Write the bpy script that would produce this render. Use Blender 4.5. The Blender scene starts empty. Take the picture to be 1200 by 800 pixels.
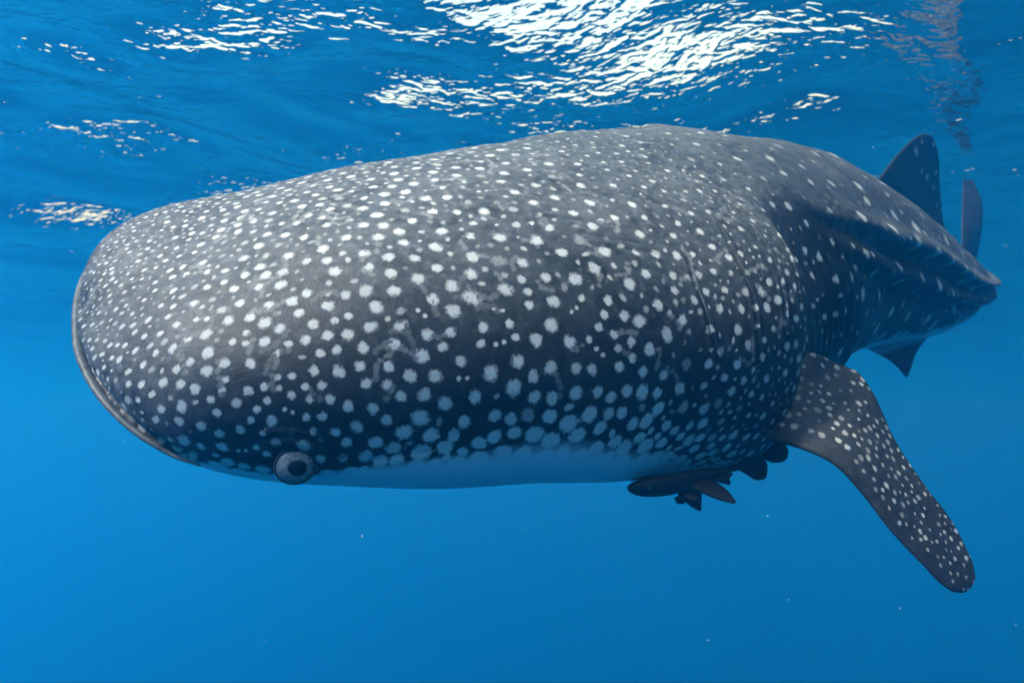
import bpy, math, random
import numpy as np
from mathutils import Vector
R = math.radians
sc = bpy.context.scene
COL = sc.collection
CZ = -2.45                                    # depth of the camera under the mean water level (z = 0)

# ------------------------------------------------------------------ camera
cam = bpy.data.objects.new('camera', bpy.data.cameras.new('camera'))
COL.objects.link(cam)
sc.camera = cam
cam.data.lens = 24
cam.data.sensor_width = 36
cam.data.clip_start = 0.02
cam.data.clip_end = 2000
cam.location = (0, 0, CZ)
cam.rotation_euler = (R(96), 0, 0)
cam.data.dof.use_dof = True
cam.data.dof.focus_distance = 1.75
cam.data.dof.aperture_fstop = 3.2

# ------------------------------------------------------------------ sky and sun
EL, AZ = 48, -126
world = bpy.data.worlds.new('World')
sc.world = world
world.use_nodes = True
wt = world.node_tree
sky = wt.nodes.new('ShaderNodeTexSky')
sky.sky_type = 'NISHITA'
sky.sun_disc = False
sky.sun_elevation = R(EL)
sky.sun_rotation = R(AZ)
sky.dust_density = 2.0
sky.air_density = 4.0
sky.ozone_density = .6
wt.links.new(sky.outputs[0], wt.nodes['Background'].inputs[0])
wt.nodes['Background'].inputs[1].default_value = 0.15
sun_data = bpy.data.lights.new('sun', 'SUN')
sun_data.energy = 5
sun_data.angle = R(5)              # the waves above spread the sunlight
sun_data.color = (1, .975, .94)
sun = bpy.data.objects.new('sun', sun_data)
COL.objects.link(sun)
sd = Vector((math.sin(R(AZ)) * math.cos(R(EL)), math.cos(R(AZ)) * math.cos(R(EL)), math.sin(R(EL))))
sun.rotation_euler = sd.to_track_quat('Z', 'Y').to_euler()
sun.location = (-4, 0, 8)
sc.view_settings.view_transform = 'Standard'
sc.view_settings.look = 'None'
sc.view_settings.exposure = 1.36
sc.view_settings.gamma = 1
sc.cycles.volume_bounces = 3
sc.cycles.use_adaptive_sampling = True
sc.cycles.adaptive_threshold = .03
sc.cycles.max_bounces = 8
sc.cycles.diffuse_bounces = 2
sc.cycles.use_denoising = True

# ------------------------------------------------------------------ node helpers
def new_mat(name):
    m = bpy.data.materials.new(name)
    m.use_nodes = True
    return m, m.node_tree, m.node_tree.nodes['Principled BSDF']

def node(t, kind, **kw):
    n = t.nodes.new(kind)
    for k, v in kw.items():
        if k in n.inputs.keys():
            n.inputs[k].default_value = v
        else:
            setattr(n, k, v)
    return n

def math_node(t, op, a, b=None, c=None):
    n = t.nodes.new('ShaderNodeMath')
    n.operation = op
    for i, v in enumerate((a, b, c)):
        if v is None:
            continue
        if isinstance(v, (int, float)):
            n.inputs[i].default_value = v
        else:
            t.links.new(v, n.inputs[i])
    return n.outputs[0]

def mix_col(t, f, a, b):
    n = t.nodes.new('ShaderNodeMix')
    n.data_type = 'RGBA'
    for i, v in ((0, f), (6, a), (7, b)):
        if isinstance(v, (int, float)):
            n.inputs[i].default_value = v
        elif isinstance(v, tuple):
            n.inputs[i].default_value = (*v, 1)
        else:
            t.links.new(v, n.inputs[i])
    return n.outputs[2]

def ramp(t, v, lo, hi, smooth=True):
    n = t.nodes.new('ShaderNodeMapRange')
    n.interpolation_type = 'SMOOTHSTEP' if smooth else 'LINEAR'
    t.links.new(v, n.inputs[0])
    n.inputs[1].default_value = lo
    n.inputs[2].default_value = hi
    return n.outputs[0]

# ------------------------------------------------------------------ numpy / mesh helpers
def sstep(x, a, b):
    t = np.clip((x - a) / (b - a), 0, 1)
    return t * t * (3 - 2 * t)

def pch(xk, yk, x):
    xk = np.asarray(xk, float); yk = np.asarray(yk, float)
    h = np.diff(xk); d = np.diff(yk) / h
    m = np.zeros_like(yk); m[0] = d[0]; m[-1] = d[-1]
    for i in range(1, len(yk) - 1):
        if d[i - 1] * d[i] > 0:
            w1 = 2 * h[i] + h[i - 1]; w2 = h[i] + 2 * h[i - 1]
            m[i] = (w1 + w2) / (w1 / d[i - 1] + w2 / d[i])
    i = np.clip(np.searchsorted(xk, x, side='right') - 1, 0, len(xk) - 2)
    t = (x - xk[i]) / h[i]
    return (yk[i] * (1 + 2 * t) * (1 - t) ** 2 + m[i] * h[i] * t * (1 - t) ** 2
            + yk[i + 1] * t * t * (3 - 2 * t) + m[i + 1] * h[i] * t * t * (t - 1))

def grid_faces(n, m, wrap):
    i = np.arange(n - 1)[:, None]
    j = np.arange(m if wrap else m - 1)[None]
    j2 = (j + 1) % m
    a = i * m + j; b = i * m + j2; c = (i + 1) * m + j2; d = (i + 1) * m + j
    return np.stack([a, b, c, d], -1).reshape(-1, 4)

def mesh_np(name, verts, quads, mat, parent=None, attrs=None):
    verts = np.ascontiguousarray(verts.reshape(-1, 3), dtype=np.float32)
    me = bpy.data.meshes.new(name)
    me.vertices.add(len(verts))
    me.vertices.foreach_set('co', verts.ravel())
    nf = len(quads)
    me.loops.add(nf * 4)
    me.loops.foreach_set('vertex_index', np.ascontiguousarray(quads, dtype=np.int32).ravel())
    me.polygons.add(nf)
    me.polygons.foreach_set('loop_start', np.arange(0, nf * 4, 4, dtype=np.int32))
    me.polygons.foreach_set('use_smooth', np.ones(nf, dtype=bool))
    me.update(calc_edges=True)
    for k, v in (attrs or {}).items():
        at = me.attributes.new(k, 'FLOAT_COLOR', 'POINT')
        at.data.foreach_set('color', np.ascontiguousarray(v, dtype=np.float32).ravel())
    me.materials.append(mat)
    o = bpy.data.objects.new(name, me)
    COL.objects.link(o)
    if parent is not None:
        o.parent = parent
        o.matrix_parent_inverse = parent.matrix_basis.inverted()
    return o

def spline(pts, n):
    """resample a polyline of 3D points smoothly by arc length"""
    p = np.asarray(pts, float)
    t = np.concatenate([[0], np.cumsum(np.linalg.norm(np.diff(p, axis=0), axis=1))])
    u = np.linspace(0, t[-1], n)
    return np.stack([pch(t, p[:, k], u) for k in range(p.shape[1])], -1)

def tube(name, pts, radii, mat, parent=None, seg=10, flat=1.0, n=40, normal=None):
    p = spline(pts, n)
    r = np.interp(np.linspace(0, 1, n), np.linspace(0, 1, len(radii)), radii)
    T = np.gradient(p, axis=0); T /= np.linalg.norm(T, axis=1, keepdims=True)
    ref = np.array(normal if normal is not None else (0, 0, 1.0))
    if ref.ndim == 1:
        ref = np.broadcast_to(ref, T.shape)
    A = np.cross(T, ref); A /= np.linalg.norm(A, axis=1, keepdims=True)
    B = np.cross(A, T)
    th = np.linspace(0, 2 * np.pi, seg, endpoint=False)
    V = p[:, None] + r[:, None, None] * (A[:, None] * np.cos(th)[None, :, None] + flat * B[:, None] * np.sin(th)[None, :, None])
    return mesh_np(name, V, grid_faces(n, seg, True), mat, parent)

def add_tag(o, label=None, cat=None, group=None, kind=None):
    for k, v in (('label', label), ('category', cat), ('group', group), ('kind', kind)):
        if v:
            o[k] = v
    return o

def empty(name, loc):
    o = bpy.data.objects.new(name, None)
    o.empty_display_size = .2
    COL.objects.link(o)
    o.location = loc
    return o

# ------------------------------------------------------------------ materials
def skin_material(name, dark, light, spot, belly):
    m, t, bs = new_mat(name)
    at = node(t, 'ShaderNodeAttribute', attribute_name='skin')
    sep = t.nodes.new('ShaderNodeSeparateColor')
    t.links.new(at.outputs['Color'], sep.inputs[0])
    F, B, C = sep.outputs[0], sep.outputs[1], sep.outputs[2]
    A = at.outputs['Alpha']
    tc = t.nodes.new('ShaderNodeTexCoord')
    def noise(scale, detail=3, rough=.5):
        n = node(t, 'ShaderNodeTexNoise', Scale=scale, Detail=detail, Roughness=rough)
        t.links.new(tc.outputs['Object'], n.inputs['Vector'])
        return n.outputs[0]
    n1 = noise(150, 2, .6); n2 = noise(28, 4, .6); n3 = noise(420, 2, .6); n4 = noise(5, 3)
    n5 = noise(75, 2, .5)
    f = math_node(t, 'ADD', F, math_node(t, 'MULTIPLY', math_node(t, 'SUBTRACT', n1, .5), .26))
    f = math_node(t, 'ADD', f, math_node(t, 'MULTIPLY', math_node(t, 'SUBTRACT', n5, .5), .46))
    f = math_node(t, 'ADD', f, math_node(t, 'MULTIPLY', B, .40))
    mask = ramp(t, f, .34, .70)
    tone = math_node(t, 'MULTIPLY', mask, math_node(t, 'MAXIMUM', A, ramp(t, B, .3, .6)))
    # mottled ground colour with fine speckle and dark pores
    g = math_node(t, 'ADD', math_node(t, 'MULTIPLY', n2, .8), math_node(t, 'MULTIPLY', n4, .45))
    base = mix_col(t, ramp(t, g, .34, .82), dark, light)
    halo = math_node(t, 'MULTIPLY', ramp(t, math_node(t, 'ADD', F, math_node(t, 'MULTIPLY', n2, .3)), .3, .8), .22)
    base = mix_col(t, halo, base, light)
    n6 = noise(38, 3, .55)
    base = mix_col(t, math_node(t, 'MULTIPLY', ramp(t, n6, .53, .70), .55), base, tuple(c * 2.0 for c in light))
    pg = node(t, 'ShaderNodeAttribute', attribute_name='hide_darkness')
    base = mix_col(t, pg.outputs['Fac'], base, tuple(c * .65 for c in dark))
    sp = mix_col(t, ramp(t, n3, .3, .75), tuple(c * .78 for c in spot), spot)
    col = mix_col(t, tone, base, sp)
    col = mix_col(t, ramp(t, B, .75, 1.0), col, belly)
    pore = node(t, 'ShaderNodeTexVoronoi', Scale=48.0, Randomness=1.0)
    t.links.new(tc.outputs['Object'], pore.inputs['Vector'])
    pm = math_node(t, 'LESS_THAN', math_node(t, 'ADD', pore.outputs['Distance'], math_node(t, 'MULTIPLY', n3, .12)), .16)
    pm = math_node(t, 'MULTIPLY', pm, math_node(t, 'GREATER_THAN', n2, .52))
    col = mix_col(t, math_node(t, 'MULTIPLY', pm, .7), col, (.008, .01, .013))
    col = mix_col(t, C, col, (.006, .008, .011))
    t.links.new(col, bs.inputs['Base Color'])
    bs.inputs['Roughness'].default_value = .5
    bs.inputs['Specular IOR Level'].default_value = .22
    h = math_node(t, 'ADD', math_node(t, 'MULTIPLY', n3, .35), math_node(t, 'MULTIPLY', n1, .6))
    h = math_node(t, 'ADD', h, math_node(t, 'MULTIPLY', n2, .8))
    bp = node(t, 'ShaderNodeBump', Strength=.55, Distance=.004)
    t.links.new(h, bp.inputs['Height'])
    t.links.new(bp.outputs[0], bs.inputs['Normal'])
    return m

SKIN = skin_material('spotted_skin', (.0045, .0062, .008), (.060, .064, .067), (.40, .41, .40), (.40, .44, .47))

def plain_material(name, col, col2, scale=20, rough=.5, spec=.25):
    m, t, bs = new_mat(name)
    tc = t.nodes.new('ShaderNodeTexCoord')
    n = node(t, 'ShaderNodeTexNoise', Scale=scale, Detail=4.0, Roughness=.6)
    t.links.new(tc.outputs['Object'], n.inputs['Vector'])
    t.links.new(mix_col(t, ramp(t, n.outputs[0], .3, .7), col, col2), bs.inputs['Base Color'])
    bs.inputs['Roughness'].default_value = rough
    bs.inputs['Specular IOR Level'].default_value = spec
    bp = node(t, 'ShaderNodeBump', Strength=.3, Distance=.003)
    t.links.new(n.outputs[0], bp.inputs['Height'])
    t.links.new(bp.outputs[0], bs.inputs['Normal'])
    return m

LIP = plain_material('lip_skin', (.035, .044, .05), (.09, .10, .105), 60)
FLAP = plain_material('gill_edge_skin', (.03, .036, .04), (.09, .10, .11), 60)
MOUTH_DARK = plain_material('mouth_dark', (.010, .013, .017), (.02, .024, .03), 60)
IRIS = plain_material('iris', (.035, .050, .056), (.13, .15, .16), 90, .3, .4)
PUPIL = plain_material('pupil', (.002, .002, .003), (.003, .003, .004), 60, .05, .3)
RIM = plain_material('eye_rim', (.012, .016, .02), (.03, .035, .04), 60)
REMORA = plain_material('remora_skin', (.005, .007, .010), (.014, .017, .022), 40)

# ------------------------------------------------------------------ the water surface, seen from beneath
def build_surface():
    def axis(n, near, far, c):
        u = np.linspace(-1, 1, n)
        return c + np.sign(u) * (near * np.abs(u) + (far - near) * np.abs(u) ** 3.2)
    xs = axis(600, 9, 128, 1.0); ys = axis(600, 9, 130, 7.0)
    xs = np.clip(xs, -129, 129); ys = np.clip(ys, -59, 139)
    X0, Y0 = np.meshgrid(xs, ys)
    X, Y = X0 - 1.3, Y0
    rng = np.random.default_rng(11)
    Z = np.zeros_like(X)
    lam = .28
    while lam < 9:
        for _ in range(3):
            a = rng.normal(1.95, .55)
            k = 2 * np.pi / lam
            amp = .0062 * lam * (1.25 if lam > 1.2 else .8)
            ph = k * (X * np.cos(a) + Y * np.sin(a)) + rng.uniform(0, 6.28) + .8 * np.sin(k * .31 * (X * np.sin(a) - Y * np.cos(a)) + rng.uniform(0, 6.28))
            dist = np.hypot(X, Y)
            Z += amp * (np.sin(ph) - .25 * np.cos(2 * ph)) * np.exp(-(dist / (lam * 28)) ** 2)
        lam *= 1.32
    X, Y = X0, Y0
    # steeper little seas where the glints gather
    for x, y, L, a, wx, wy, d in ((-2.8, 4.2, 1.1, .052, 1.3, .45, .1), (-3.7, 5.4, 1.3, .072, 1.4, .4, -.05), (-6.6, 9.2, 1.7, .125, 1.3, .55, .1),
                               (-1.3, 4.0, 1.0, .034, 1.0, .35, -.1), (-1.0, 4.9, .9, .034, .8, .25, .1), (.8, 5.4, 1.0, .045, .5, .3, -.2), (-5.6, 12.5, 1.6, .10, 1.1, .5, 0)):
        u = (X - x); v = (Y - y)
        Z -= a * np.sin(2 * np.pi * (v * np.cos(d) + u * np.sin(d)) / L + .5 * np.sin(u * 2.7)) * np.exp(-(u / wx) ** 2 - (v / wy) ** 2)
    mat = bpy.data.materials.new('water_surface'); mat.use_nodes = True
    t = mat.node_tree; t.nodes.clear()
    out = t.nodes.new('ShaderNodeOutputMaterial'); mx = t.nodes.new('ShaderNodeMixShader')
    tr = t.nodes.new('ShaderNodeBsdfTransparent'); gl = node(t, 'ShaderNodeBsdfGlossy', Roughness=.02)
    tr.inputs[0].default_value = (1, 1, 1, 1)
    fr = node(t, 'ShaderNodeFresnel', IOR=1.33)
    tc = t.nodes.new('ShaderNodeTexCoord')
    mp = node(t, 'ShaderNodeMapping'); mp.inputs['Scale'].default_value = (.75, 1.3, 1); mp.inputs['Rotation'].default_value = (0, 0, R(-20))
    t.links.new(tc.outputs['Object'], mp.inputs[0])
    def noise(scale, detail, dist=0.0):
        n = node(t, 'ShaderNodeTexNoise', Scale=scale, Detail=detail, Roughness=.55, Distortion=dist)
        t.links.new(mp.outputs[0], n.inputs['Vector'])
        return n.outputs[0]
    gust = ramp(t, noise(.55, 3), .35, .68)
    h = math_node(t, 'MULTIPLY', noise(8, 1, .6), .028)
    h = math_node(t, 'ADD', h, math_node(t, 'MULTIPLY', noise(19, 1, .4), .0085))
    h = math_node(t, 'MULTIPLY', h, math_node(t, 'ADD', math_node(t, 'MULTIPLY', gust, .9), .35))
    bp = node(t, 'ShaderNodeBump', Strength=1.0, Distance=1.0)
    t.links.new(h, bp.inputs['Height'])
    for n in (gl, fr):
        t.links.new(bp.outputs[0], n.inputs['Normal'])
    t.links.new(fr.outputs[0], mx.inputs[0]); t.links.new(tr.outputs[0], mx.inputs[1]); t.links.new(gl.outputs[0], mx.inputs[2])
    t.links.new(mx.outputs[0], out.inputs[0])
    o = mesh_np('water_surface', np.stack([X, Y, Z], -1), grid_faces(*X.shape, False), mat)
    return add_tag(o, 'rippled underside of the sea surface with white glints of sky', kind='structure')
build_surface()

# the open water itself: one closed box of even, blue scattering medium
def build_haze():
    v = np.array([(x, y, z) for x in (-130, 130) for y in (-60, 140) for z in (-61, .45)], float)
    f = np.array([(0, 1, 3, 2), (4, 6, 7, 5), (0, 4, 5, 1), (2, 3, 7, 6), (0, 2, 6, 4), (1, 5, 7, 3)])
    mat = bpy.data.materials.new('sea_water'); mat.use_nodes = True
    t = mat.node_tree; t.nodes.clear()
    out = t.nodes.new('ShaderNodeOutputMaterial'); p = t.nodes.new('ShaderNodeVolumePrincipled')
    p.inputs['Color'].default_value = (.009, .34, .87, 1)
    p.inputs['Absorption Color'].default_value = (.30, .45, .90, 1)
    p.inputs['Density'].default_value = .068
    p.inputs['Anisotropy'].default_value = .76
    t.links.new(p.outputs[0], out.inputs['Volume'])
    o = mesh_np('haze', v, f, mat)
    o.data.polygons.foreach_set('use_smooth', np.zeros(6, dtype=bool))
    add_tag(o, 'clear blue sea water fading to deep blue', kind='stuff')
build_haze()

# ------------------------------------------------------------------ whale shark body
SLEN = 7.4
SK = [0, .35, 1.0, 1.8, 2.5, 3.3, 4.3, 5.4, 6.5, 7.4]
FIT = {"start": [-1.1374, 1.7729, 1.6 - 1.2905 + CZ],
 "yaw": [32.2982, 24.337, 28.5604, 42.2099, 47.8161, 37.0069, 35.9253, 44.7108, 51.2839, 52.8828],
 "pitch": [-3.5232, -0.7843, 4.8699, 13.4867, 14.5058, 7.8466, 2.7902, 8.1504, 13.9448, 12.9734],
 "roll": [43.0997, 36.9066, 34.3786, 37.0767, 35.9678, 29.1276, 29.1866, 22.3847, 11.8436, 2.7974],
 "w": [0.634, 0.6317, 0.7167, 0.797, 0.734, 0.647, 0.5372, 0.3807, 0.2154, 0.0702],
 "hu": [0.2239, 0.302, 0.4701, 0.5866, 0.6487, 0.6216, 0.4762, 0.2632, 0.1549, 0.1294],
 "hd": [0.2443, 0.2848, 0.351, 0.4481, 0.4717, 0.4323, 0.4089, 0.2817, 0.1716, 0.1237]}

def nose(s, s0, p):
    q = np.clip(s / s0, 0, 1)
    return (1 - (1 - q) ** p) ** (1 / p)

_sf = np.linspace(0, SLEN, 741)
_ya = np.radians(pch(SK, FIT['yaw'], _sf)); _pi = np.radians(pch(SK, FIT['pitch'], _sf))
_T = np.stack([np.cos(_ya) * np.cos(_pi), np.sin(_ya) * np.cos(_pi), np.sin(_pi)], -1)
_C = np.array(FIT['start']) + np.concatenate([np.zeros((1, 3)), np.cumsum((_T[1:] + _T[:-1]) / 2 * .01, 0)])

def frame(s):
    c = np.stack([np.interp(s, _sf, _C[:, k]) for k in range(3)], -1)
    t = np.stack([np.interp(s, _sf, _T[:, k]) for k in range(3)], -1)
    t /= np.linalg.norm(t, axis=-1, keepdims=True)
    side = np.cross(t, [0, 0, 1.]); side /= np.linalg.norm(side, axis=-1, keepdims=True)
    up = np.cross(side, t)
    r = np.radians(pch(SK, FIT['roll'], s))[..., None]
    return c, t, side * np.cos(r) - up * np.sin(r), up * np.cos(r) + side * np.sin(r)

def loft(s, th):
    """points of the smooth body at stations s (m from the snout) and angles th (0 near side, 90 deg back)"""
    c, t, S, U = frame(s)
    w = pch(SK, FIT['w'], s) * nose(s, .62, 2.3)
    hu = pch(SK, FIT['hu'], s) * nose(s, .75, 2.0)
    hd = pch(SK, FIT['hd'], s) * nose(s, .6, 2.2)
    e = np.interp(s, [0, 1, 3, 7], [.86, .86, .92, 1.0])[:, None]
    ct, st = np.cos(th)[None], np.sin(th)[None]
    cx = np.sign(ct) * np.abs(ct) ** e; sy = np.sign(st) * np.abs(st) ** e
    H = np.where(st > 0, hu[:, None], hd[:, None])
    return c[:, None] + S[:, None] * (w[:, None] * cx)[..., None] + U[:, None] * (H * sy)[..., None]

def at(s, th):
    return loft(np.array([float(s)]), np.radians([float(th)]))[0, 0]

def normals(p):
    ds = np.gradient(p, axis=0); dt = np.roll(p, -1, 1) - np.roll(p, 1, 1)
    n = np.cross(dt, ds)
    n *= np.sign((n * (p - p.mean(1, keepdims=True))).sum(-1, keepdims=True))
    return n / (np.linalg.norm(n, axis=-1, keepdims=True) + 1e-12), ds, dt

def poly_dist(p, line):
    """distance from every vertex to a polyline on the surface"""
    best = np.full(p.shape[:-1], 9.)
    tt = np.zeros(p.shape[:-1])
    n = len(line) - 1
    for k in range(n):
        a, b = line[k], line[k + 1]
        ab = b - a
        u = np.clip(((p - a) @ ab) / (ab @ ab), 0, 1)
        dd = np.linalg.norm(p - a - u[..., None] * ab, axis=-1)
        m = dd < best
        best[m] = dd[m]; tt[m] = ((k + u) / n)[m]
    return best, tt

NS, NT = 1300, 480
s_ = SLEN * np.linspace(0, 1, NS) ** 1.35
_q = np.linspace(0, 1, 301)[:-1]
th_deg = np.concatenate([-40 + 170 * _q, 130 + 190 * np.linspace(0, 1, NT - 300 + 1)[:-1]])
th_ = np.radians(th_deg)
thw = (th_deg + 180) % 360 - 180              # -180..180
body = loft(s_, th_)
nrm, dS, dTh = normals(body)
S2, H2 = np.meshgrid(s_, thw, indexing='ij')
disp = np.zeros_like(S2)
crease = np.zeros_like(S2)

def local(line_st, pad=.12):
    """slice of the vertex grid that covers a line given as (s, theta) pairs"""
    ss = [a for a, _ in line_st]
    i0 = max(0, np.searchsorted(s_, min(ss) - pad)); i1 = min(NS, np.searchsorted(s_, max(ss) + pad) + 1)
    line = np.array([at(a, b) for a, b in line_st])
    if len(line) > 2:
        line = spline(line, 24)
    return slice(i0, i1), line

def groove(line_st, depth, width, dark=0.0, dark_w=None, ridge=0.0, taper=True):
    sl, line = local(line_st)
    dd, tt = poly_dist(body[sl], line)
    w = np.sin(np.pi * np.clip(tt, .02, .98)) ** .5 if taper else 1.0
    disp[sl] -= depth * w * np.exp(-(dd / width) ** 2)
    if ridge:
        disp[sl] += ridge * w * np.exp(-((dd - width * 1.8) / width) ** 2)
    if dark:
        crease[sl] = np.maximum(crease[sl], dark * w * np.exp(-(dd / (dark_w or width)) ** 2))

# keels along the back and flanks
def keel(ks, kt, h, groove_d, wu, wd, fade0, fade1, mirror=True):
    for side in ((1, -1) if mirror else (1,)):
        k = pch(ks, kt, S2)
        tht = H2 if side == 1 else (180 - H2 + 180) % 360 - 180
        d = tht - k
        f = sstep(S2, fade0, fade1) * (1 - sstep(S2, 5.6, 6.9))
        a = np.where(d > 0, np.exp(-(d / wu) ** 2), np.exp(-(d / wd) ** 2))
        disp[...] += f * (h * a - groove_d * np.exp(-((d + wd * 2.2) / (wd * 1.3)) ** 2))
keel([1.4, 1.6, 1.8, 2.07, 2.2, 2.5, 3.2, 4.05, 4.85, 6, 7.4], [104, 98, 90, 73, 62.5, 51, 31, 25, 17, 14, 14], .060, .024, 7.5, 2.2, 1.95, 3.0)
keel([2.0, 2.36, 3.2, 3.94, 4.9, 6, 7.4], [62, 43, 17, 9, 1, -4, -5], .044, .020, 5.5, 2.1, 2.1, 2.9)
disp += sstep(S2, 2.0, 3.0) * .025 * np.exp(-((H2 - 90) / 9) ** 2)

# bulge of the gill region, the flank tucks in behind it
edge_s = pch([-40, 0, 18, 30, 45, 61, 80], [1.74, 1.70, 1.69, 1.71, 1.75, 1.81, 1.95], np.clip(H2, -40, 80))
win = sstep(H2, -35, -5) * (1 - sstep(H2, 42, 76))
u = S2 - edge_s
disp += win * (.040 * sstep(u, -.35, -.02) * (1 - sstep(u, .0, .13)) - .045 * sstep(u, .02, .14) * (1 - sstep(u, .25, .9)))
# upright folds of the flank behind the gills
rngb = np.random.default_rng(4)
ph = 2 * np.pi * (S2 + .0016 * (H2 - 20) + .02 * np.sin(S2 * 5 + H2 * .05)) / .058
fold = np.sin(ph + .9 * np.sin(H2 * .07 + S2 * 3)) * (.5 + .5 * np.sin(S2 * 9 + H2 * .045) * np.sin(H2 * .11 + S2 * 2.1))
disp += .0075 * fold * sstep(S2, 1.72, 2.1) * (1 - sstep(S2, 2.1, 3.0)) * sstep(H2, -35, -10) * (1 - sstep(H2, 45, 75))
# slow unevenness of the hide
disp += .004 * np.sin(S2 * 6.1 + 1) * np.sin(H2 * .06 + S2) + .003 * np.sin(S2 * 13 + H2 * .09)

GILLS = [[(1.431, 56.5), (1.424, 51), (1.409, 44), (1.409, 37.5), (1.409, 31), (1.417, 24.5), (1.431, 14)],
         [(1.607, 63), (1.577, 54.5), (1.562, 46), (1.555, 37), (1.54, 28.5), (1.533, 16)],
         [(1.735, 65.5), (1.705, 57), (1.682, 49), (1.659, 40), (1.637, 30), (1.62, 18)],
         [(1.842, 66), (1.804, 58), (1.765, 49.5), (1.727, 40.5), (1.705, 30.5)]]
for g in GILLS:
    groove(g, .005, .006, .6, .0045, ridge=.004)
for ln in ([(1.097, 64.5), (1.213, 60.5), (1.338, 57.5), (1.482, 56)], [(1.111, 60), (1.24, 56.5), (1.388, 53)],
           [(1.044, 89.5), (1.22, 84), (1.381, 77), (1.526, 67)], [(1.031, 70.5), (1.199, 66.5), (1.367, 61.5)]):
    groove(ln, .0025, .006, .22, .004, ridge=.001)
groove([(.421, 1), (.452, 3), (.488, 3.4), (.537, 2), (.575, -1)], .005, .007, .9, .005, ridge=.003)      # fold over the eye
groove([(.586, -6.5), (.655, -3.5), (.719, -1.5), (.803, 0)], .003, .008, .25, .006)
groove([(.712, .2), (.726, -.2)], .010, .007, 1.0, .0065, taper=False)                                # spiracle

# mouth: a long slit round the front of the broad snout
MOUTH_ST = [(.318, -14), (.268, -13), (.212, -9.5), (.148, -6.5), (.085, -4.5), (.04, -4), (.014, -6)]
near_line = [at(a, b) for a, b in MOUTH_ST]
far_line = [at(a, 180 - b) for a, b in reversed(MOUTH_ST)]
mouth = spline(np.array(near_line + far_line), 90)
i1 = np.searchsorted(s_, .5)
dd, tt = poly_dist(body[:i1], mouth)
wm = np.sin(np.pi * np.clip(tt, .01, .99)) ** .25
disp[:i1] -= .022 * wm * np.exp(-(dd / .012) ** 2)
crease[:i1] = np.maximum(crease[:i1], .95 * wm * np.exp(-(dd / .013) ** 2))

# eye socket
EYE = at(.499, -7.0)
de = np.linalg.norm(body - EYE, axis=-1)
disp += .006 * np.exp(-(de / .075) ** 2)
crease = np.maximum(crease, .75 * np.exp(-((de - .046) / .005) ** 2))

body_d = body + nrm * disp[..., None]

# ---- the pattern of pale spots (a smooth field that peaks at each spot's middle)
rng = np.random.default_rng(7)
area = np.linalg.norm(np.cross(dS, dTh), axis=-1)
Tn = dS / (np.linalg.norm(dS, axis=-1, keepdims=True) + 1e-9)
Vn = dTh / (np.linalg.norm(dTh, axis=-1, keepdims=True) + 1e-9)

def belly_of(s, h):
    hh = np.where(h > 90, 180 - h, h)
    hh = np.where(h < -90, -180 - h, hh)
    edge = pch([0, .3, .5, .6, .85, 1.05, 1.3, 1.6, 1.9, 3, 4, 5, 6, 7.4], [-12, -16, -14, -7, 0, 3.5, -3, -18, -26, -24, -22, -16, -14, -14], s)
    w = pch([0, .5, 1, 1.5, 2.5, 7.4], [12, 14, 20, 26, 18, 14], s)
    return 1 - sstep(hh, edge - w * .5, edge + w)
belly = belly_of(S2, H2)

def spacing(s, h, big):
    hh = np.where(np.abs(h) > 90, 180 - np.abs(h), h)
    sp = pch([0, .1, .3, .5, .8, 1.2, 1.42, 1.7, 1.9, 2.4, 3.2, 4.5, 7.4], [.025, .029, .043, .052, .064, .076, .062, .050, .080, .14, .17, .17, .12], s)
    sp = sp * np.interp(s, [1.8, 2.3], [.80, 1.0]) * (1 + .45 * np.clip((s - .9) / .5, 0, 1) * np.clip((h - 45) / 20, 0, 1) * (h < 140))
    return sp if big else sp * np.interp(s, [0, .5, 1.2, 1.8, 2.4, 7.4], [.8, .78, .70, .68, .62, .62])

def radius(s, big, h=0.0):
    s = np.asarray(s, float)
    r = pch([0, .1, .3, .5, .8, 1.2, 1.42, 1.7, 2.2, 3.2, 7.4], [.0066, .0086, .0138, .0158, .0175, .0185, .0145, .012, .022, .030, .028], s)
    r = r * (1 - .16 * np.clip((np.where(np.abs(h) > 90, 180 - np.abs(h), h) - 40) / 25, 0, 1))
    return r if big else r * .55

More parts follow.
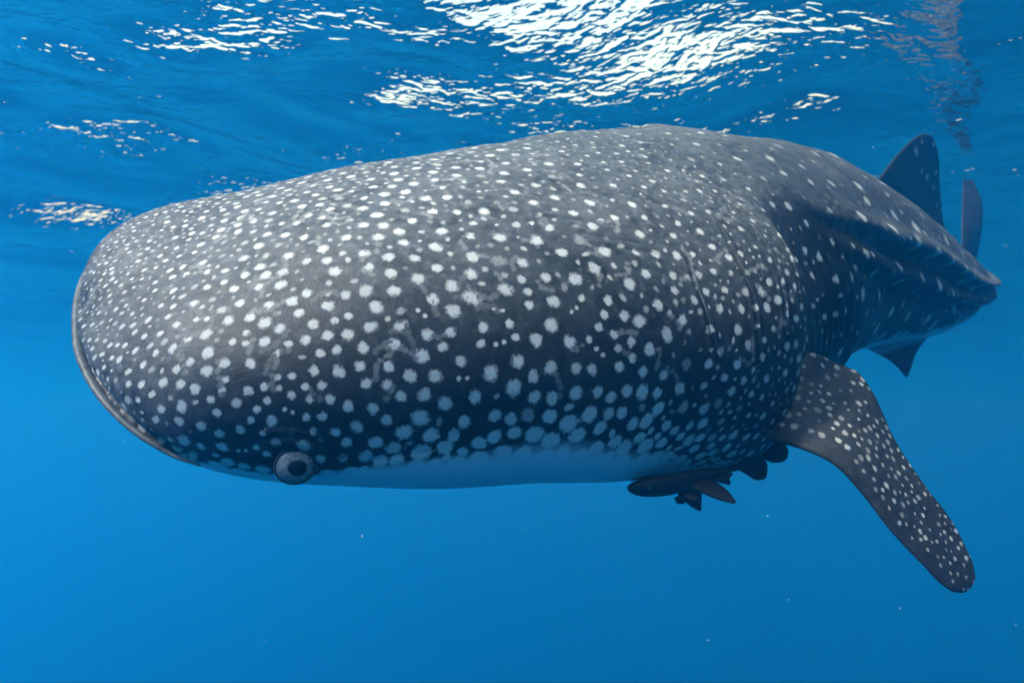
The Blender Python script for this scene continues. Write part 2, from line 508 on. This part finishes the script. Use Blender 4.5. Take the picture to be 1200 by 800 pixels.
# the larger spots of the near flank: metres from the snout, angle round the body
PATTERN = (
    '0.966,62.5 0.834,67 0.877,57 0.992,53.5 1.097,55.5 1.206,55 1.289,54.5 1.22,64.5 1.338,61 1.104,64.5 0.689,54 '
    '0.791,54 0.737,64 0.643,62.5 0.859,51 0.928,45.5 0.846,44 0.767,44.5 0.649,44.5 0.592,43.5 0.632,38.5 '
    '0.695,37.5 0.586,37.5 0.859,35 0.791,34 1.031,41 1.165,40.5 1.104,47.5 1.233,45 1.226,34.5 1.282,39 1.359,47.5 '
    '1.345,42.5 1.282,48 1.289,30.5 1.199,28.5 1.24,26.5 1.275,19 1.165,22 1.097,21 1.051,29 1.124,33 0.973,30 '
    '0.928,24.5 0.871,22 0.731,28 0.666,26 0.615,32.5 0.62,21 0.66,20 0.755,21.5 0.707,22.5 0.809,26 0.689,16 '
    '0.779,13.5 0.84,15 0.731,9.5 0.701,4.5 0.821,7.5 0.884,9.5 0.966,14.5 0.921,17.5 0.999,22.5 1.058,15 1.111,15 '
    '1.145,13.5 1.185,15 1.22,20 1.22,14.5 1.005,8.5 1.051,6.5 1.097,8.5 1.145,9 1.178,9 1.261,14 1.268,9.5 0.666,9 '
    '0.609,7 0.637,12.5 0.649,2 0.755,3.5 0.921,35.5 1.012,34 1.058,22 1.005,14 0.803,40.5 0.743,51.5 0.689,48.5 '
    '0.973,48.5 0.973,40.5 1.031,48.5 0.815,48 0.979,44.5 1.104,41.5 1.192,36 1.145,36.5 0.731,41.5 0.743,40 '
    '0.89,40 0.909,39.5 0.743,34 0.678,32.5 0.773,30 0.821,20.5 0.803,20.5 0.96,20 0.884,29.5 0.902,30 0.852,30.5 '
    '0.928,31.5 1.097,29.5 1.111,27 1.124,25 1.071,37.5 1.084,39 1.165,27 1.199,24 1.158,31 0.921,8 0.859,1.5 '
    '0.791,0 0.743,-1 0.979,3.5 0.934,4 1.077,3 1.131,4.5 1.213,5.5 0.416,60 0.515,53.5 0.436,52 0.575,58.5 '
    '0.483,69 0.615,70 0.548,38 0.57,26 0.609,27 0.494,47 0.553,48 0.521,42.5 0.483,52 0.426,45.5 0.391,42.5 '
    '0.356,48.5 0.277,58 0.241,49.5 0.309,44 0.199,37.5 0.237,39.5 0.281,33 0.224,23.5 0.171,20 0.352,32 0.318,36.5 '
    '0.391,38.5 0.426,38.5 0.452,34 0.504,37.5 0.531,32.5 0.521,27 0.478,25.5 0.452,26 0.396,21 0.347,21 0.356,26 '
    '0.318,29 0.295,22 0.25,30.5 0.328,17 0.342,11.5 0.376,16 0.416,14 0.436,17 0.426,22.5 0.457,21.5 0.504,22 '
    '0.537,21.5 0.478,19 0.515,17 0.553,16.5 0.586,14 0.592,2 0.57,5.5 0.542,11 0.51,11 0.483,12.5 0.467,14 '
    '0.447,9.5 0.406,9.5 0.386,5 0.347,2 0.356,-3 0.401,-3 0.309,4 0.268,12.5 0.263,4.5 0.224,9.5 0.199,16 0.144,17 '
    '0.137,24.5 0.171,31.5 0.148,38 0.115,30 0.122,40 0.085,36.5 0.171,54 0.199,60.5 0.108,50.5 0.141,48 0.203,46.5 '
    '0.167,45.5 0.361,61 0.304,64.5 0.342,70 0.386,66 0.559,67.5 0.526,74.5 0.462,58.5 0.431,63.5 0.457,43 '
    '0.396,48.5 0.286,50.5 0.309,50 0.272,42.5 0.366,40 0.564,42.5 0.564,33 0.473,37 0.386,-3.5 0.314,-5 0.421,-1 '
    '0.441,-3 1.57,89.5 1.689,84.5 1.689,75 1.866,78 1.788,68 1.975,66.5 1.489,70 1.548,66.5 1.395,71.5 1.431,59.5 '
    '1.431,42 1.338,34.5 1.431,47 1.453,53.5 1.548,51 1.555,36.5 1.474,21 1.489,31 1.453,37 1.496,78 1.402,79.5 '
    '2.119,58 2.241,49 1.85,48 2.015,42 2.176,37 2.482,40 2.791,33.5 3.173,21 3.504,15.5 3.814,12.5 4.123,10 '
    '2.233,24 2.558,16.5 2.039,27 1.866,32.5 1.781,31.5 1.758,39.5 2.423,26.5 2.879,15.5 3.319,1 3.616,-4 3.997,-9 '
    '1.881,23 3.173,-6 2.323,58.5 2.558,52 3.056,37.5 3.374,30 3.672,27 3.958,25.5 4.221,24.5 3.011,52.5 2.652,67 '
    '2.398,70 2.499,77 2.249,75.5 2.307,82.5 2.063,65 1.92,72.5 1.873,65 2.095,84.5 3.047,59.5 3.319,44 3.578,40 '
    '1.804,55 1.765,48 1.72,23.5 1.796,23 1.796,80.5 1.758,74.5 1.629,42.5 1.395,21.5 1.172,100.5 1.038,98.5 '
    '0.89,96.5 0.979,89.5 0.743,95.5 0.803,86.5 0.896,80.5 0.84,75.5 0.966,73 0.992,81.5 0.581,93 0.737,82.5 '
    '0.701,77.5 0.779,73 0.515,82 0.421,76.5 0.803,61.5 0.896,64.5 0.737,69 0.66,74 1.338,102.5 1.482,101 1.025,98 '
    '1.712,97.5 1.637,103 1.913,104.5 1.395,89.5 1.213,89.5 1.124,89 1.496,90 1.303,80.5 1.111,74.5 1.275,73.5 '
    '1.012,81.5 1.199,69.5 0.896,74 1.395,66.5 1.303,67 ')

def scatter():
    P_, out = [], []
    prob = (area * np.exp(-S2 * .35)).ravel()
    prob /= prob.sum()
    flat = body.reshape(-1, 3); fs = S2.ravel(); fh = H2.ravel(); fb = belly.ravel()
    pos = np.zeros((9000, 3)); rad = np.zeros(9000); n = 0
    for item in PATTERN.split():
        a, b = map(float, item.split(','))
        i = int(np.argmin(np.abs(s_ - a))) * NT + int(np.argmin(np.abs((thw - b + 180) % 360 - 180)))
        rr0 = float(radius(fs[i], True, fh[i])) * rng.uniform(.82, 1.22)
        pos[n] = flat[i]; rad[n] = rr0; out.append((i, rr0, 2)); n += 1
    fdense = 1 - .28 * sstep(belly, .05, .4).ravel()
    for big, N in ((True, 30000), (False, 42000)):
        cand = rng.choice(len(prob), N, p=prob)
        sp = spacing(fs[cand], fh[cand], big) * fdense[cand]
        rr = radius(fs[cand], big, fh[cand])
        jit = rng.uniform(.72, 1.2, N)
        for q in range(N):
            i = cand[q]
            if fb[i] > .97 or n >= 9000:
                continue
            if fs[i] > 1.9 and rng.random() < (.5 if big and -30 < fh[i] < 70 else 0 if big else .85):
                continue
            p = flat[i]
            d2 = ((pos[:n] - p) ** 2).sum(1)
            need = sp[q] if big else np.maximum(sp[q] * .8, rad[:n] + rr[q] + .3 * sp[q])
            if (d2 < need * need).any():
                continue
            pos[n] = p; rad[n] = rr[q] * jit[q]; out.append((i, rr[q] * jit[q], big)); n += 1
    # keep every spot clear of its neighbours
    for k in range(n):
        d2 = ((pos[:n] - pos[k]) ** 2).sum(1); d2[k] = 9
        o = int(d2.argmin())
        share = .30 if bool(out[k][2]) == bool(out[o][2]) else (.40 if out[k][2] else .22)
        out[k] = (out[k][0], min(out[k][1] * .94, share * math.sqrt(d2[o])), out[k][2])
    # faint pale squiggles between the spots
    for _ in range(220):
        a = rng.uniform(.25, 1.85); b = rng.uniform(16, 170)
        i = int(np.argmin(np.abs(s_ - a))); j = int(np.argmin(np.abs((thw - b + 180) % 360 - 180)))
        R0 = max(.2, dt_len0[i, j] * NT / 6.28)
        dirn = rng.uniform(0, 6.28); bend = rng.uniform(-.9, .9); m = int(rng.integers(3, 7)); t0 = rng.uniform(.12, .28)
        for _k in range(m):
            i = int(np.argmin(np.abs(s_ - a))); j = int(np.argmin(np.abs((thw - b + 180) % 360 - 180)))
            out.append((i * NT + j, .0075 * rng.uniform(.8, 1.2), t0))
            a += .012 * math.cos(dirn); b += math.degrees(.012 * math.sin(dirn) / R0); dirn += bend * .5
    return out
dt_len0 = np.linalg.norm(dTh, axis=-1) / 2
spots = scatter()

field = np.zeros(S2.shape); tone = np.zeros(S2.shape)
ds_len = np.linalg.norm(dS, axis=-1); dt_len = np.linalg.norm(dTh, axis=-1) / 2
for i, r, big in spots:
    a, b = divmod(int(i), NT)
    s0 = s_[a]
    c = body[a, b]
    el = np.interp(s0, [1.7, 2.3], [1.0, .95]) * (rng.uniform(.85, 1.2) if big else rng.uniform(.6, 1.7))
    ang = rng.uniform(-.6, .6) if s0 < 1.7 else rng.uniform(-.12, .12)
    ra, rb = r / np.sqrt(el), r * np.sqrt(el)
    rm = 2 * max(ra, rb)
    i0 = max(0, np.searchsorted(s_, s0 - rm * 1.25)); i1_ = min(NS, np.searchsorted(s_, s0 + rm * 1.25) + 1)
    nj = int(min(NT // 2 - 1, rm / max(dt_len[a, b], 2e-4) * 1.5 + 2)) if dt_len[a, b] * NT > 4 * rm else NT // 2 - 1
    nj = min(nj, NT // 2 - 1)
    jj = (np.arange(b - nj, b + nj + 1)) % NT
    blk = body[i0:i1_][:, jj]
    dv = blk - c
    T0, V0 = Tn[a, b], Vn[a, b]
    T1 = T0 * np.cos(ang) + V0 * np.sin(ang); V1 = V0 * np.cos(ang) - T0 * np.sin(ang)
    x = dv @ T1; y = dv @ V1
    z2 = np.maximum((dv ** 2).sum(-1) - x * x - y * y, 0)
    d = np.sqrt((x / ra) ** 2 + (y / rb) ** 2 + z2 / (ra * rb))
    f = np.clip(1 - d / 2, 0, 1)
    tn = rng.uniform(.88, 1.0) if big == 2 and big is not True else big if 0 < big < 1 else (rng.uniform(.72, 1.0) if rng.random() < .8 else rng.uniform(.35, .6)) if big else rng.uniform(.25, .85)
    cur = field[i0:i1_][:, jj]; m = f > cur + (.0 if big is True or big is False or big == 2 else .02)
    cur[m] = f[m]
    field[i0:i1_, jj] = cur
    ct = tone[i0:i1_][:, jj]; ct[m] = tn
    tone[i0:i1_, jj] = ct

# the hide is coloured darker on the cheeks and flanks than along the back
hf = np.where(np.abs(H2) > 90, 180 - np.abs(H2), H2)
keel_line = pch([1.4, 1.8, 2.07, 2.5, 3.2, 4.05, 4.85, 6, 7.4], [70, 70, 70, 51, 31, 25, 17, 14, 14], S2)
hide_dark = .80 * (1 - sstep(hf, 20, 76)) * sstep(S2, .05, .5)
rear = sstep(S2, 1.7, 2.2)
hide_dark = hide_dark * (1 - rear) + rear * 1.0 * (1 - sstep(hf, keel_line - 9, keel_line - 1))
attr = np.stack([field, belly, np.clip(crease, 0, 1), tone], -1)
shark = empty('whale_shark', tuple(_C[180]))
add_tag(shark, 'huge grey whale shark covered in white spots swimming just under the sea surface', 'whale shark')
quads = grid_faces(NS, NT, True)
mesh_np('body', body_d, quads, SKIN, shark, {'skin': attr, 'hide_darkness': np.stack([hide_dark, hide_dark, hide_dark, np.ones_like(hide_dark)], -1)})

# mouth interior line and lower lip
cen = np.array([loft(np.array([a]), th_)[0].mean(0) for a in (.15,)])[0]
low = []
for k in range(len(mouth)):
    v = mouth[k] - _C[30]
    low.append(v / np.linalg.norm(v))
low = np.array(low)
c0, t0, S0, U0 = frame(np.array([.15]))
lip = mouth - U0[0] * .018 + low * .002
tube('lower_lip', lip, [.003, .009, .0115, .012, .012, .012, .012, .012, .0115, .009, .003], LIP, shark, 12, .8, 120, None)

# gill flaps: thin raised edges
for g in GILLS:
    line = np.array([at(a + .006, b) for a, b in g]) 
    c1, t1, S1, U1 = frame(np.array([g[2][0]]))
    outn = line - c1[0]; outn /= np.linalg.norm(outn, axis=1, keepdims=True)
    tube('gill_flap', line + outn * .001, [.001, .003, .0035, .0035, .003, .001], FLAP, shark, 8, .6, 40)

# eye: bulging ball set in the low edge of the head, its iris turned out to the side
ne = nrm[np.unravel_index(de.argmin(), de.shape)]
view = np.array([0, 0, CZ]) - EYE; view /= np.linalg.norm(view)
en = ne * .45 + view * .75; en /= np.linalg.norm(en)
ex = np.cross([0, 0, 1.], en); ex /= np.linalg.norm(ex); ey = np.cross(en, ex)
def cap(name, c, rx, ry, h, mat, parent, nr=16, na=40):
    rr = np.linspace(0.001, 1, nr)[:, None]; aa = np.linspace(0, 2 * np.pi, na, endpoint=False)[None]
    V = c + (ex * 1.0) * (rx * rr * np.cos(aa))[..., None] + ey * (ry * rr * np.sin(aa))[..., None] + en * (h * np.sqrt(np.maximum(0, 1 - rr ** 2)) * np.ones_like(aa))[..., None]
    return mesh_np(name, V, grid_faces(nr, na, True), mat, parent)
EC = EYE + ne * .008 + view * .011
eye = cap('eye', EC, .041, .038, .016, IRIS, shark)
cap('pupil', EC + en * .012 + ex * .005 + ey * .002, .0215, .0195, .007, PUPIL, eye)
ang = np.linspace(0, 2 * np.pi, 41)
ring = np.array([EC + ex * .0425 * math.cos(a) + ey * .0395 * math.sin(a) for a in ang])
tube('eye_rim', ring, [.0032], RIM, eye, 8, 1.0, 60, en)

# ------------------------------------------------------------------ fins
def fin(name, lead, trail, thick, n=140, m=60, nspots=0, rspot=.012, sp=.035, parent=None, belly_f=None, curl=0.0, tone_r=(.5, 1), seed=1):
    """closed aerofoil between a leading and a trailing edge, both running root to tip"""
    L = spline(np.array(lead) + [0, 0, CZ + 2.2], n); Tt = spline(np.array(trail) + [0, 0, CZ + 2.2], n)
    ch = Tt - L
    span = np.gradient((L + Tt) / 2, axis=0)
    N = np.cross(ch, span); N /= np.linalg.norm(N, axis=1, keepdims=True) + 1e-9
    # keep the normals from flipping near the tip
    for k in range(n - 8, n):
        N[k] = N[n - 9]
    cl = np.linalg.norm(ch, axis=1)
    c = np.concatenate([np.linspace(0, 1, m) ** 1.6, (np.linspace(1, 0, m) ** 1.6)[1:-1]])
    sg = np.concatenate([np.ones(m), -np.ones(m - 2)])
    prof = 2.6 * (.2969 * np.sqrt(c) - .126 * c - .3516 * c ** 2 + .2843 * c ** 3 - .1036 * c ** 4) * 1.9
    u = np.linspace(0, 1, n)
    th = np.interp(u, np.linspace(0, 1, len(thick)), thick)
    endr = np.sqrt(np.clip(1 - ((u - .93) / .07).clip(0) ** 2, 0, 1))
    V = L[:, None] + ch[:, None] * c[None, :, None] + N[:, None] * ((th * endr)[:, None] * (prof * sg)[None] + curl * (cl[:, None] * (c - c ** 2)[None]))[..., None]
    rg = np.random.default_rng(seed)
    fld = np.zeros(V.shape[:2]); tn = np.zeros(V.shape[:2])
    pos = []
    flat = V.reshape(-1, 3)
    for q in range(nspots * 12):
        i = int(rg.integers(n * .03, n * .985)); j = int(rg.integers(0, V.shape[1]))
        if c[j] < .13:
            continue
        if rg.random() > cl[i] / cl.max():
            continue
        p = V[i, j]
        s1 = sp * np.interp(i / n, [0, .5, 1], [1.25, .9, .55])
        if pos and (((np.array(pos) - p) ** 2).sum(1) < s1 * s1).any():
            continue
        pos.append(p)
        r = rspot * np.interp(i / n, [0, .5, 1], [1.1, .9, .55]) * rg.uniform(.6, 1.25)
        d = np.linalg.norm(V - p, axis=-1) / r
        f = np.clip(1 - d / 2, 0, 1); mk = f > fld
        fld[mk] = f[mk]; tn[mk] = rg.uniform(*tone_r)
        if len(pos) >= nspots:
            break
    bl = np.zeros_like(fld) if belly_f is None else belly_f(np.broadcast_to(u[:, None], fld.shape), np.broadcast_to(c[None], fld.shape), np.broadcast_to(sg[None], fld.shape))
    at_ = np.stack([fld, bl, np.zeros_like(fld), tn], -1)
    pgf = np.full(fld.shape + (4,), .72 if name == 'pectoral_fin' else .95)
    return mesh_np(name, V, grid_faces(n, V.shape[1], True), SKIN, parent, {'skin': at_, 'hide_darkness': pgf}), V

PL = [[0.70, 2.28, -2.18], [0.791, 2.13, -2.281], [0.858, 2.07, -2.302], [0.944, 2.04, -2.345], [1.017, 2.02, -2.429], [1.092, 2.01, -2.537], [1.173, 2.01, -2.627], [1.243, 2.02, -2.696], [1.275, 2.03, -2.712], [1.303, 2.04, -2.716], [1.332, 2.05, -2.708]]
PT = [[0.80, 2.36, -1.98], [0.987, 2.28, -1.995], [1.124, 2.33, -2.034], [1.173, 2.31, -2.062], [1.195, 2.26, -2.138], [1.216, 2.2, -2.27], [1.269, 2.14, -2.414], [1.325, 2.1, -2.524], [1.347, 2.075, -2.60], [1.357, 2.065, -2.645], [1.357, 2.06, -2.675], [1.345, 2.055, -2.695]]
DL = [[2.125, 3.95, -0.90], [2.201, 3.97, -0.80], [2.364, 4.1, -0.639], [2.545, 4.25, -0.479], [2.676, 4.35, -0.38], [2.778, 4.42, -0.333], [2.855, 4.47, -0.324]]
DT = [[3.22, 5.05, -1.05], [3.36, 5.13, -0.93], [3.239, 5.0, -0.786], [3.133, 4.85, -0.676], [3.035, 4.7, -0.561], [2.962, 4.58, -0.438], [2.899, 4.5, -0.366]]
VL = [[1.911, 3.8, -1.771], [2.023, 3.82, -1.852], [2.118, 3.84, -1.893], [2.184, 3.86, -1.94], [2.217, 3.87, -1.973], [2.241, 3.88, -1.997]]
VT = [[2.571, 4.15, -1.665], [2.524, 4.13, -1.745], [2.472, 4.1, -1.79], [2.403, 4.05, -1.851], [2.332, 3.98, -1.932], [2.274, 3.92, -1.99]]

def mirror(pts, s0):
    """the same fin on the far side of the body"""
    c, t, S, U = frame(np.array([float(s0)]))
    off = np.array([0, 0, CZ + 2.2])
    p = np.array(pts) + off - c[0]
    return (p - 2 * (p @ S[0])[:, None] * S[0] + c[0] - off).tolist()

under = lambda u, c, sg: np.where(sg < 0, .9, 0.0)
fin('pectoral_fin', PL, PT, [.075, .060, .05, .042, .034, .026, .016], 220, 90, 520, .0095, .030, shark, None, .05, (.3, .8), 3)
fin('pectoral_fin', mirror(PL, 1.8), mirror(PT, 1.8), [.075, .060, .05, .042, .034, .026, .016], 80, 30, 90, .0135, .05, shark, None, .05, (.45, .95), 4)
fin('dorsal_fin', DL, DT, [.085, .07, .055, .045, .035, .02], 140, 60, 34, .034, .14, shark, None, 0, (.75, 1), 5)
bf = lambda u, c, sg: .85 * (1 - sstep(u + .25 * c, .45, .8))
fin('pelvic_fin', VL, VT, [.05, .04, .03, .02, .012], 60, 24, 0, parent=shark, belly_f=bf)
fin('pelvic_fin', mirror(VL, 4.1), mirror(VT, 4.1), [.05, .04, .03, .02, .012], 60, 24, 0, parent=shark, belly_f=bf)

# tail: tall upper lobe, short lower lobe, second dorsal and anal fins
def body_pts(rows):
    """(s, up, side) in the body's own frame -> points"""
    out = []
    for s, u_, v_ in rows:
        c, t, S, U = frame(np.array([min(s, SLEN)]))
        p = c[0] + t[0] * (s - min(s, SLEN)) + U[0] * u_ + S[0] * v_ - np.array([0, 0, CZ + 2.2])
        out.append(p.tolist())
    return out
fin('caudal_fin', body_pts([(7.05, -.02, 0), (7.2, .16, 0), (7.42, .42, 0), (7.62, .66, 0), (7.78, .86, 0)]),
    body_pts([(7.55, -.08, .04), (7.58, .10, .11), (7.66, .36, .15), (7.78, .62, .15), (7.90, .84, .08)]), [.06, .035, .025, .018, .01], 90, 30, 0, .02, .09, parent=shark, belly_f=lambda u, c, sg: .35 + 0 * u)
fin('caudal_fin', body_pts([(7.0, -.02, 0), (7.15, -.16, 0), (7.3, -.34, 0), (7.44, -.52, 0)]),
    body_pts([(7.6, .03, 0), (7.56, -.12, 0), (7.54, -.32, 0), (7.54, -.50, 0)]), [.05, .03, .02, .01], 60, 24, 0, parent=shark)
fin('second_dorsal_fin', body_pts([(5.5, .15, 0), (5.62, .26, 0), (5.76, .34, 0), (5.84, .36, 0)]),
    body_pts([(5.95, .10, 0), (5.93, .20, 0), (5.90, .30, 0), (5.89, .35, 0)]), [.04, .03, .02, .01], 50, 20, 0, parent=shark)
fin('anal_fin', body_pts([(5.9, -.12, 0), (6.02, -.24, 0), (6.14, -.33, 0), (6.2, -.36, 0)]),
    body_pts([(6.28, -.10, 0), (6.26, -.2, 0), (6.25, -.3, 0), (6.24, -.35, 0)]), [.03, .02, .015, .01], 50, 20, 0, parent=shark)

# ------------------------------------------------------------------ remoras clinging under the belly
def fish_fin(name, pts_lead, pts_trail, parent, th=.004):
    L = spline(pts_lead, 16); Tt = spline(pts_trail, 16)
    ch = Tt - L; span = np.gradient((L + Tt) / 2, axis=0)
    N = np.cross(ch, span); N /= np.linalg.norm(N, axis=1, keepdims=True) + 1e-9
    c = np.concatenate([np.linspace(0, 1, 9), np.linspace(1, 0, 9)[1:-1]]); sg = np.concatenate([np.ones(9), -np.ones(7)])
    V = L[:, None] + ch[:, None] * c[None, :, None] + N[:, None] * (th * np.sin(np.pi * c) ** .5 * sg)[None, :, None]
    return mesh_np(name, V, grid_faces(16, 16, True), REMORA, parent)

def remora(head, tail, up, label, scale=1.0, group=None):
    head = np.array(head, float); tail = np.array(tail, float)
    Lf = np.linalg.norm(tail - head); X = (tail - head) / Lf
    Z = np.array(up, float); Z -= X * (Z @ X); Z /= np.linalg.norm(Z); Yv = np.cross(Z, X)
    root = empty('remora', tuple(head))
    add_tag(root, label, 'remora', group)
    def W(x, y, z):                           # fish coordinates in lengths
        return head + (X * x + Yv * y + Z * z) * Lf
    n = 60; u = np.linspace(0, 1, n)
    top = pch([0, .03, .12, .3, .55, .8, .9, 1], [0, .018, .03, .034, .03, .018, .016, .018], u)
    bot = pch([0, .03, .12, .3, .42, .6, .8, .9, 1], [0, .030, .058, .072, .060, .034, .022, .017, .018], u)
    wid = pch([0, .03, .15, .35, .6, .9, 1], [0, .045, .075, .07, .045, .014, .005], u)
    a = np.linspace(0, 2 * np.pi, 28, endpoint=False)
    V = np.zeros((n, 28, 3))
    for i in range(n):
        for j in range(28):
            sy = math.sin(a[j])
            V[i, j] = W(u[i] * .86, wid[i] * math.cos(a[j]), (top[i] if sy > 0 else bot[i]) * sy)
    mesh_np('body', V, grid_faces(n, 28, True), REMORA, root)
    # sucking disc on top of the head, dorsal and anal fins, tail, paired fins
    aa = np.linspace(0, 2 * np.pi, 24, endpoint=False)
    D = np.array([[W(.13 + .11 * k * math.cos(b), .045 * k * math.sin(b), .030 + .012 * (1 - k ** 4)) for b in aa] for k in np.linspace(.02, 1, 6)])
    mesh_np('suction_disc', D, grid_faces(6, 24, True), MOUTH_DARK, root)
    fish_fin('tail_fin', [W(.79, 0, .014), W(.86, 0, .045), W(.93, 0, .068), W(.985, 0, .07), W(1.02, 0, .04), W(1.03, 0, -.01)],
             [W(.79, 0, -.014), W(.84, 0, -.045), W(.91, 0, -.085), W(.965, 0, -.09), W(1.01, 0, -.065), W(1.03, 0, -.02)], root)
    for sgn in (1, -1):
        fish_fin('pectoral_fin', [W(.34, .05 * sgn, -.055), W(.40, .075 * sgn, -.10), W(.47, .10 * sgn, -.145), W(.54, .12 * sgn, -.175)],
                 [W(.50, .03 * sgn, -.02), W(.535, .06 * sgn, -.06), W(.56, .09 * sgn, -.11), W(.56, .12 * sgn, -.17)], root)
        fish_fin('pelvic_fin', [W(.30, .03 * sgn, -.09), W(.33, .045 * sgn, -.12), W(.36, .05 * sgn, -.125)],
                 [W(.37, .03 * sgn, -.08), W(.39, .045 * sgn, -.10), W(.39, .05 * sgn, -.115)], root)
    fish_fin('anal_fin', [W(.52, 0, -.04), W(.58, 0, -.055), W(.66, 0, -.055), W(.72, 0, -.04)],
             [W(.56, 0, -.03), W(.62, 0, -.026), W(.68, 0, -.022), W(.73, 0, -.022)], root)
    # eyes
    for sgn in (1, -1):
        E0 = W(.075, .052 * sgn, -.02)
        rr = np.linspace(.02, 1, 6)[:, None]; b = np.linspace(0, 2 * np.pi, 16, endpoint=False)[None]
        Vv = E0 + (X * .011 * Lf) * (rr * np.cos(b))[..., None] + (Z * .011 * Lf) * (rr * np.sin(b))[..., None] + (Yv * sgn * .010 * Lf) * (np.sqrt(1 - rr ** 2) * np.ones_like(b))[..., None]
        mesh_np('eye', Vv, grid_faces(6, 16, True), IRIS, root)
    return root

off = np.array([0, 0, CZ + 2.2])
remora(np.array([.325, 1.93, -2.405]) + off, np.array([.815, 2.25, -2.36]) + off, (-.1, .25, 1),
       'dark remora clinging under the whale shark belly, whole body and fins showing', group='remoras under the belly')
remora(np.array([.52, 2.55, -2.42]) + off, np.array([.945, 2.40, -2.325]) + off, (0, .2, 1),
       'second dark remora mostly hidden by the belly, only its tail showing near the pectoral fin', group='remoras under the belly')

# ------------------------------------------------------------------ fine drifting particles
def drifting_particles():
    rg = np.random.default_rng(21)
    base = np.array([(1, 0, 0), (-1, 0, 0), (0, 1, 0), (0, -1, 0), (0, 0, 1), (0, 0, -1)], float)
    tri = [(0, 2, 4), (2, 1, 4), (1, 3, 4), (3, 0, 4), (2, 0, 5), (1, 2, 5), (3, 1, 5), (0, 3, 5)]
    V, Fc = [], []
    for k in range(420):
        y = rg.uniform(.9, 5.5)
        p = np.array([rg.uniform(-1, 1) * y * .95, y, CZ + y * rg.uniform(-.55, .42)])
        if p[2] > -.25:
            continue
        n0 = len(V)
        V += list(p + base * rg.uniform(.0004, .0011) * rg.uniform(.6, 1.4, 3))
        Fc += [tuple(n0 + i for i in t) for t in tri]
    me = bpy.data.meshes.new('drifting_particles'); me.from_pydata([tuple(v) for v in V], [], Fc)
    me.materials.append(plain_material('pale_particle', (.4, .45, .45), (.6, .62, .6), 30))
    o = bpy.data.objects.new('drifting_particles', me); COL.objects.link(o)
    add_tag(o, 'fine pale specks drifting in the blue water', kind='stuff')
drifting_particles()
